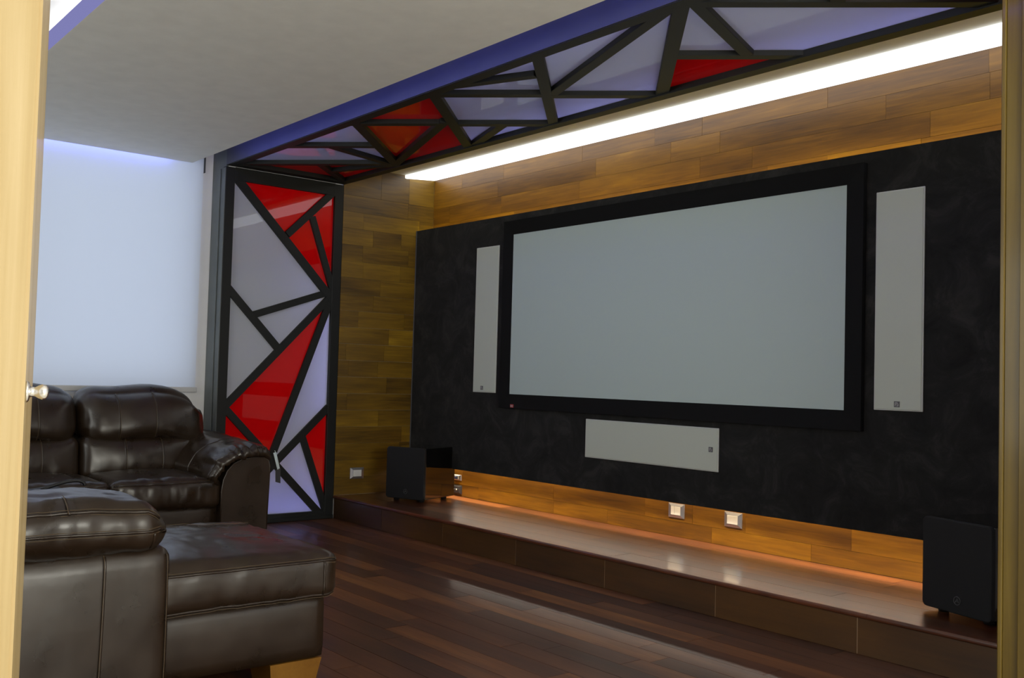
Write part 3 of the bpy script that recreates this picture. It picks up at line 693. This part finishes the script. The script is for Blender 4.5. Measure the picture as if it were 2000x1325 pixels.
def seam(parent, pts, rel, c, style, th=0.0045):
    """welt with a row of thread on each side (style 'double') or a single welt."""
    depth = 0; q = parent
    while q.parent is not None: depth += 1; q = q.parent
    if depth >= 2: parent = parent.parent
    tube('welt', pts, th, M['leather'], parent, 6)
    if style == 'double':
        bm = bmesh.new(); off = 0.0085
        for s in (-1, 1):
            line = []
            for i, p in enumerate(pts):
                t = (pts[min(i+1, len(pts)-1)] - pts[max(i-1, 0)]).normalized()
                nn = rel[i].normalized(); side = t.cross(nn).normalized()
                line.append(p + side*off*s + nn*0.0008)
            tube_into(bm, line, 0.0011, 4)
        bm_obj('stitching', bm, M['thread'], parent)
def line(a, b, n=28):
    return [tuple(a[k]+(b[k]-a[k])*i/n for k in range(3)) for i in range(n+1)]

# --- chaise sofa facing the screen: its arm and chaise end are what the doorway shows
ch = empty('chaise_sofa', (-3.5, 1.0, 0), 'dark brown leather chaise sofa section nearest the doorway', 'sofa')
pillow('chaise_base', ch, (-3.515, 0.98, 0.205), (0.395, 0.765, 0.115), 0.022, {(0, 1): 0.006}, n=0.04, wr=0.002, wf=(5, 5, 5))
def crown(p, u, v, w):
    return p
pillow('chaise_cushion', ch, (-3.505, 1.160, 0.385), (0.415, 0.615, 0.083), 0.045, {(2, 1): 0.028, (0, 1): 0.012, (1, 1): 0.012}, n=0.018, wr=0.010, wf=(6, 10, 7),
       gather=lambda u, v, w: 0.45 + 0.9*max(0, -v-0.1)**2 + 0.5*(abs(w) > 0.4),
       seams=[(line((0.985, -1, 0.62), (0.985, 0.985, 0.62), 40), 'double'), (line((0.985, -1, -0.80), (0.985, 0.985, -0.80), 40), 'double'),
              (line((0.97, 0.985, 0.62), (-1, 0.985, 0.62), 30), 'double'), (line((0.995, 0.90, 0.60), (0.995, 0.90, -0.78), 10), 'single'),
              (line((-0.62, -0.95, 1.0), (-0.62, 0.93, 1.0), 30), 'double')])
# arm: flat outer panel with a vertical seam, rolled pillow on top
pillow('arm_body', ch, (-3.235, 0.625, 0.295), (0.165, 0.545, 0.245), 0.045, {(0, 1): 0.012, (2, 1): 0.01}, n=0.03, wr=0.004, wf=(4, 5, 4),
       seams=[(line((1.0, 0.615, 0.96), (1.0, 0.60, -0.95), 24), 'double'), ([(0.93, 0.965, w_) for w_ in [0.9-1.85*i/24 for i in range(25)]], 'double')])
def rollpost(p, u, v, w):
    p.z += 0.014*math.cos(v*1.4) - 0.008 + (0.012*math.sin(v*3.0) if w > 0 else 0)
    if v > 0.86: p.z -= 0.02*(v-0.86)/0.14*(1 if w > 0 else -0.5)
    return p
pillow('arm_pillow', ch, (-3.235, 0.605, 0.600), (0.195, 0.545, 0.078), 0.072, {(2, 1): 0.016, (0, 1): 0.012}, n=0.016, wr=0.020, wf=(10, 9, 4), post=rollpost, seed=3.1,
       gather=lambda u, v, w: 0.7,
       seams=[(line((0.92, -1, 0.60), (0.92, 0.94, 0.60), 50), 'double'), (line((0.995, -1, -0.02), (0.995, 0.955, -0.02), 50), 'double'),
              (line((0.60, 0.44, 0.98), (0.92, 0.44, 0.52), 8), 'double'), (line((0.99, 0.90, -0.12), (0.90, 0.90, -0.85), 8), 'single')])
# rest of the section, out of the doorway's view: seat, back
pillow('seat_base', ch, (-4.78, 0.60, 0.19), (0.84, 0.50, 0.11), 0.02, n=0.1)
for i in range(2):
    pillow('seat_cushion', ch, (-5.22+0.86*i, 0.76, 0.385), (0.425, 0.36, 0.083), 0.05, {(2, 1): 0.025}, n=0.04)
    pillow('back_cushion', ch, (-5.22+0.86*i, 0.34, 0.68), (0.425, 0.14, 0.27), 0.10, {(1, 1): 0.03}, n=0.04)
pillow('back_cushion', ch, (-3.74, 0.34, 0.68), (0.33, 0.14, 0.27), 0.10, {(1, 1): 0.03}, n=0.04)
pillow('back_frame', ch, (-4.36, 0.16, 0.47), (1.26, 0.07, 0.40), 0.03, n=0.08)
def foot(par, x, y, sx, sy):
    b = [(x-0.09, y-0.098), (x+0.09, y-0.098), (x+0.09, y+0.098), (x-0.09, y+0.098)]
    vs = [(p[0]*1.0, p[1], 0.092) for p in b]; t = 0.022
    vs += [(x+(p[0]-x)*0.82, y+(p[1]-y)*0.85, 0.001) for p in b]
    mesh_obj('foot', vs, [(0, 1, 2, 3), (7, 6, 5, 4)] + [(i, (i+1) % 4, 4+(i+1) % 4, 4+i) for i in range(4)], M['foot'], par)
foot(ch, -3.215, 1.637, 1, 1); foot(ch, -3.81, 1.625, 1, 1); foot(ch, -3.215, 0.24, 1, 1); foot(ch, -5.5, 0.24, 1, 1)

# --- sofa along the window wall
so = empty('sofa', (-6.2, 1.4, 0), 'dark brown leather sofa along the blind with plump backs', 'sofa')
pillow('sofa_base', so, (-6.20, 1.36, 0.18), (0.44, 1.10, 0.105), 0.02, n=0.06, wr=0.002)
pillow('back_frame', so, (-6.66, 1.35, 0.46), (0.06, 1.20, 0.39), 0.03, n=0.06)
for i, (y0, y1) in enumerate(((0.42, 1.115), (1.12, 1.800), (1.806, 2.455))):
    cy, hy = (y0+y1)/2, (y1-y0)/2
    pillow('seat_cushion', so, (-6.06, cy, 0.352), (0.345, hy, 0.090), 0.045, {(2, 1): 0.030, (0, 1): 0.018}, n=0.016, wr=0.016, wf=(9, 17, 3.0), seed=i*2.3,
           gather=lambda u, v, w: (0.9 if u > 0.8 else 0.15),
           seams=[(line((0.975, -0.97, 0.74), (0.975, 0.97, 0.74), 40), 'double'), (line((-0.2, 0.55, 1.0), (0.93, 0.55, 0.93), 14), 'single')])
for i, (y0, y1) in enumerate(((0.40, 1.085), (1.09, 1.782), (1.788, 2.585))):
    cy, hy = (y0+y1)/2, (y1-y0)/2; last = i == 2
    def bp(p, u, v, w, last=last, hy=hy):
        p.x -= 0.10*(w+1)/2
        if last and v > 0.35 and w > 0: p.z -= 0.105*((v-0.35)/0.65)**2*w
        if last and v > 0.45 and w < 0: p.z -= 0.05*((v-0.45)/0.55)*(-w)
        p.z += 0.008*math.sin(v*5+1)
        return p
    ss = []
    for sv in ((-0.46, 0.12) if last else (-0.3, 0.3)):
        ss.append((line((0.93, sv, 0.93), (0.995, sv, 0.5), 8) + line((0.995, sv, 0.45), (0.995, sv, -0.95), 14), 'double'))
    pillow('back_pillow', so, (-6.385, cy, 0.790), (0.165, hy, 0.178), 0.130, {(0, 1): 0.040, (2, 1): 0.012}, n=0.018, wr=0.010, wf=(7, 9, 5), post=bp, seed=1.3+i, seams=ss,
           gather=lambda u, v, w: 0.45+1.6*max(0, abs(v)-0.75)+0.3*(w < -0.5))
    y1b = 2.50 if last else y1
    cy, hy = (y0+y1b)/2, (y1b-y0)/2
    def lp(p, u, v, w): p.x -= 0.03*(w+1)/2; return p
    pillow('lumbar_cushion', so, (-6.375, cy, 0.535), (0.150, hy, 0.135), 0.055, {(0, 1): 0.045}, n=0.018, wr=0.011, wf=(7, 15, 5), post=lp, seed=4.3+i,
           gather=lambda u, v, w: 0.2+1.3*max(0, -w),
           seams=[(line((0.995, sv, 0.9), (0.995, sv, -0.9), 14), 'double') for sv in (-0.30, 0.36)])
# arm at the far end
prof = [(2.450, 0.07), (2.447, 0.36), (2.458, 0.43), (2.482, 0.485), (2.520, 0.525), (2.575, 0.550), (2.650, 0.560), (2.715, 0.556), (2.748, 0.540), (2.757, 0.50), (2.745, 0.07)]
ab = prism('arm_body', prof, 'x', -6.56, -5.700, M['leather'], so)
tube('welt', [(-5.703, a, b) for a, b in prof], 0.005, M['leather'], ab)
def saddle(name, parent, prof, x0, x1, T0, T1, ext0, ext1):
    """leather pillow wrapped over the arched arm: thickness grows off the arch profile, fades at the rims."""
    P = [Vector(q) for q in prof]; seg = [0]
    for a, b in zip(P, P[1:]): seg.append(seg[-1]+(b-a).length)
    def at(t):
        d = t*seg[-1]; i = max(k for k in range(len(P)-1) if seg[k] <= d+1e-9); f = (d-seg[i])/(seg[i+1]-seg[i])
        return P[i].lerp(P[i+1], f)
    def nrm(t):
        a, b = at(max(0, t-0.08)), at(min(1, t+0.08)); d = (b-a).normalized(); return Vector((-d.y, d.x))
    nt_, nx = 56, 76
    def Sf(t, sx):
        x = x0+(x1-x0)*sx
        e = min(1.0, min(sx*(x1-x0), (1-sx)*(x1-x0)*1.0)/0.075); ex = math.sqrt(max(0, 1-(1-e)**2))
        et = min(1.0, min(t, 1-t)/0.16); ett = math.sqrt(max(0, 1-(1-et)**2))
        th = (T0+(T1-T0)*sx)*(0.15+0.85*ett)*(0.12+0.88*ex)
        front = max(0, (sx-0.72)/0.28)
        g = noise.noise(Vector((t*17, sx*5, 2.0)))*0.024*front + noise.noise(Vector((t*6, sx*7, 9.0)))*0.006 + (1-2*abs(noise.noise(Vector((t*26, sx*9, 5)))))*0.008*front
        p = at(t); n = nrm(t)
        q = p + n*(th+g*ett)
        return Vector((x + 0.03*front*math.sin(t*math.pi), q.x, q.y + 0.035*(1-sx)*math.sin(math.pi*t)))
    vs, fs = [], []
    for i in range(nt_+1):
        for j in range(nx+1): vs.append(Sf(i/nt_, j/nx))
    for i in range(nt_):
        for j in range(nx):
            a = i*(nx+1)+j; fs.append((a, a+1, a+nx+2, a+nx+1))
    rim = [i*(nx+1) for i in range(nt_+1)] + [nt_*(nx+1)+j for j in range(1, nx+1)] + [i*(nx+1)+nx for i in range(nt_-1, -1, -1)] + [j for j in range(nx-1, 0, -1)]
    cen = len(vs); vs.append(Vector(((x0+x1)/2, at(0.5).x, at(0.5).y-0.03)))
    for a, b in zip(rim, rim[1:]+rim[:1]): fs.append((a, b, cen))
    o = mesh_obj(name, vs, fs, M['leather'], parent, smooth=True)
    tube('welt', [Sf(i/30, 0.62) for i in range(2, 29)], 0.004, M['leather'], o)
    bm = bmesh.new(); tube_into(bm, [Sf(i/40, 0.955) for i in range(2, 39)], 0.004); bm_obj('welt', bm, M['leather'], o)
    return o
saddle('arm_pillow', so, [(2.425, 0.40), (2.432, 0.45), (2.462, 0.50), (2.510, 0.535), (2.575, 0.556), (2.650, 0.565), (2.720, 0.558), (2.757, 0.540)], -6.52, -5.690, 0.105, 0.070, 0, 0)
for fx in (-5.83, -6.55):
    for fy in (0.4, 2.34): foot(so, fx, fy, 1, 1)

# tags hanging from the arm, black cloth lying on the near arm
tg = empty('hang_tag', (-5.68, 2.80, 0.42), 'pale and dark paper tags hanging from the sofa arm', 'tag')
mesh_obj('paper_strip', [(-5.70, 2.776, 0.585), (-5.70, 2.796, 0.590), (-5.690, 2.822, 0.475), (-5.690, 2.806, 0.472), (-5.702, 2.776, 0.585), (-5.702, 2.796, 0.590), (-5.692, 2.822, 0.475), (-5.692, 2.806, 0.472)],
         [(0, 1, 2, 3), (7, 6, 5, 4), (0, 1, 5, 4), (1, 2, 6, 5), (2, 3, 7, 6), (3, 0, 4, 7)], M['paper'], tg)
mesh_obj('dark_card', [(-5.688, 2.790, 0.475), (-5.688, 2.822, 0.490), (-5.684, 2.824, 0.395), (-5.684, 2.790, 0.405), (-5.691, 2.790, 0.475), (-5.691, 2.822, 0.490), (-5.687, 2.824, 0.395), (-5.687, 2.790, 0.405)],
         [(0, 1, 2, 3), (7, 6, 5, 4), (0, 1, 5, 4), (1, 2, 6, 5), (2, 3, 7, 6), (3, 0, 4, 7)], M['darktag'], tg)
tube('cord', [(-5.70, 2.785, 0.60), (-5.695, 2.80, 0.56), (-5.689, 2.806, 0.48)], 0.0015, M['paper'], tg)
bc = empty('nylon_bag', (-3.62, 0.84, 0.50), 'black nylon bag lying on the chaise behind the near arm', 'bag')
pillow('bag_body', bc, (-3.60, 0.84, 0.592), (0.09, 0.17, 0.080), 0.05, n=0.02, wr=0.016, wf=(12, 12, 12), mat=M['blackcloth'])
tube('bag_handle', [(-3.58, 0.90+0.14*math.sin(t), 0.675+0.022*math.sin(2*t)+0.006*t) for t in [i*0.1 for i in range(17)]], 0.006, M['blackcloth'], bc)
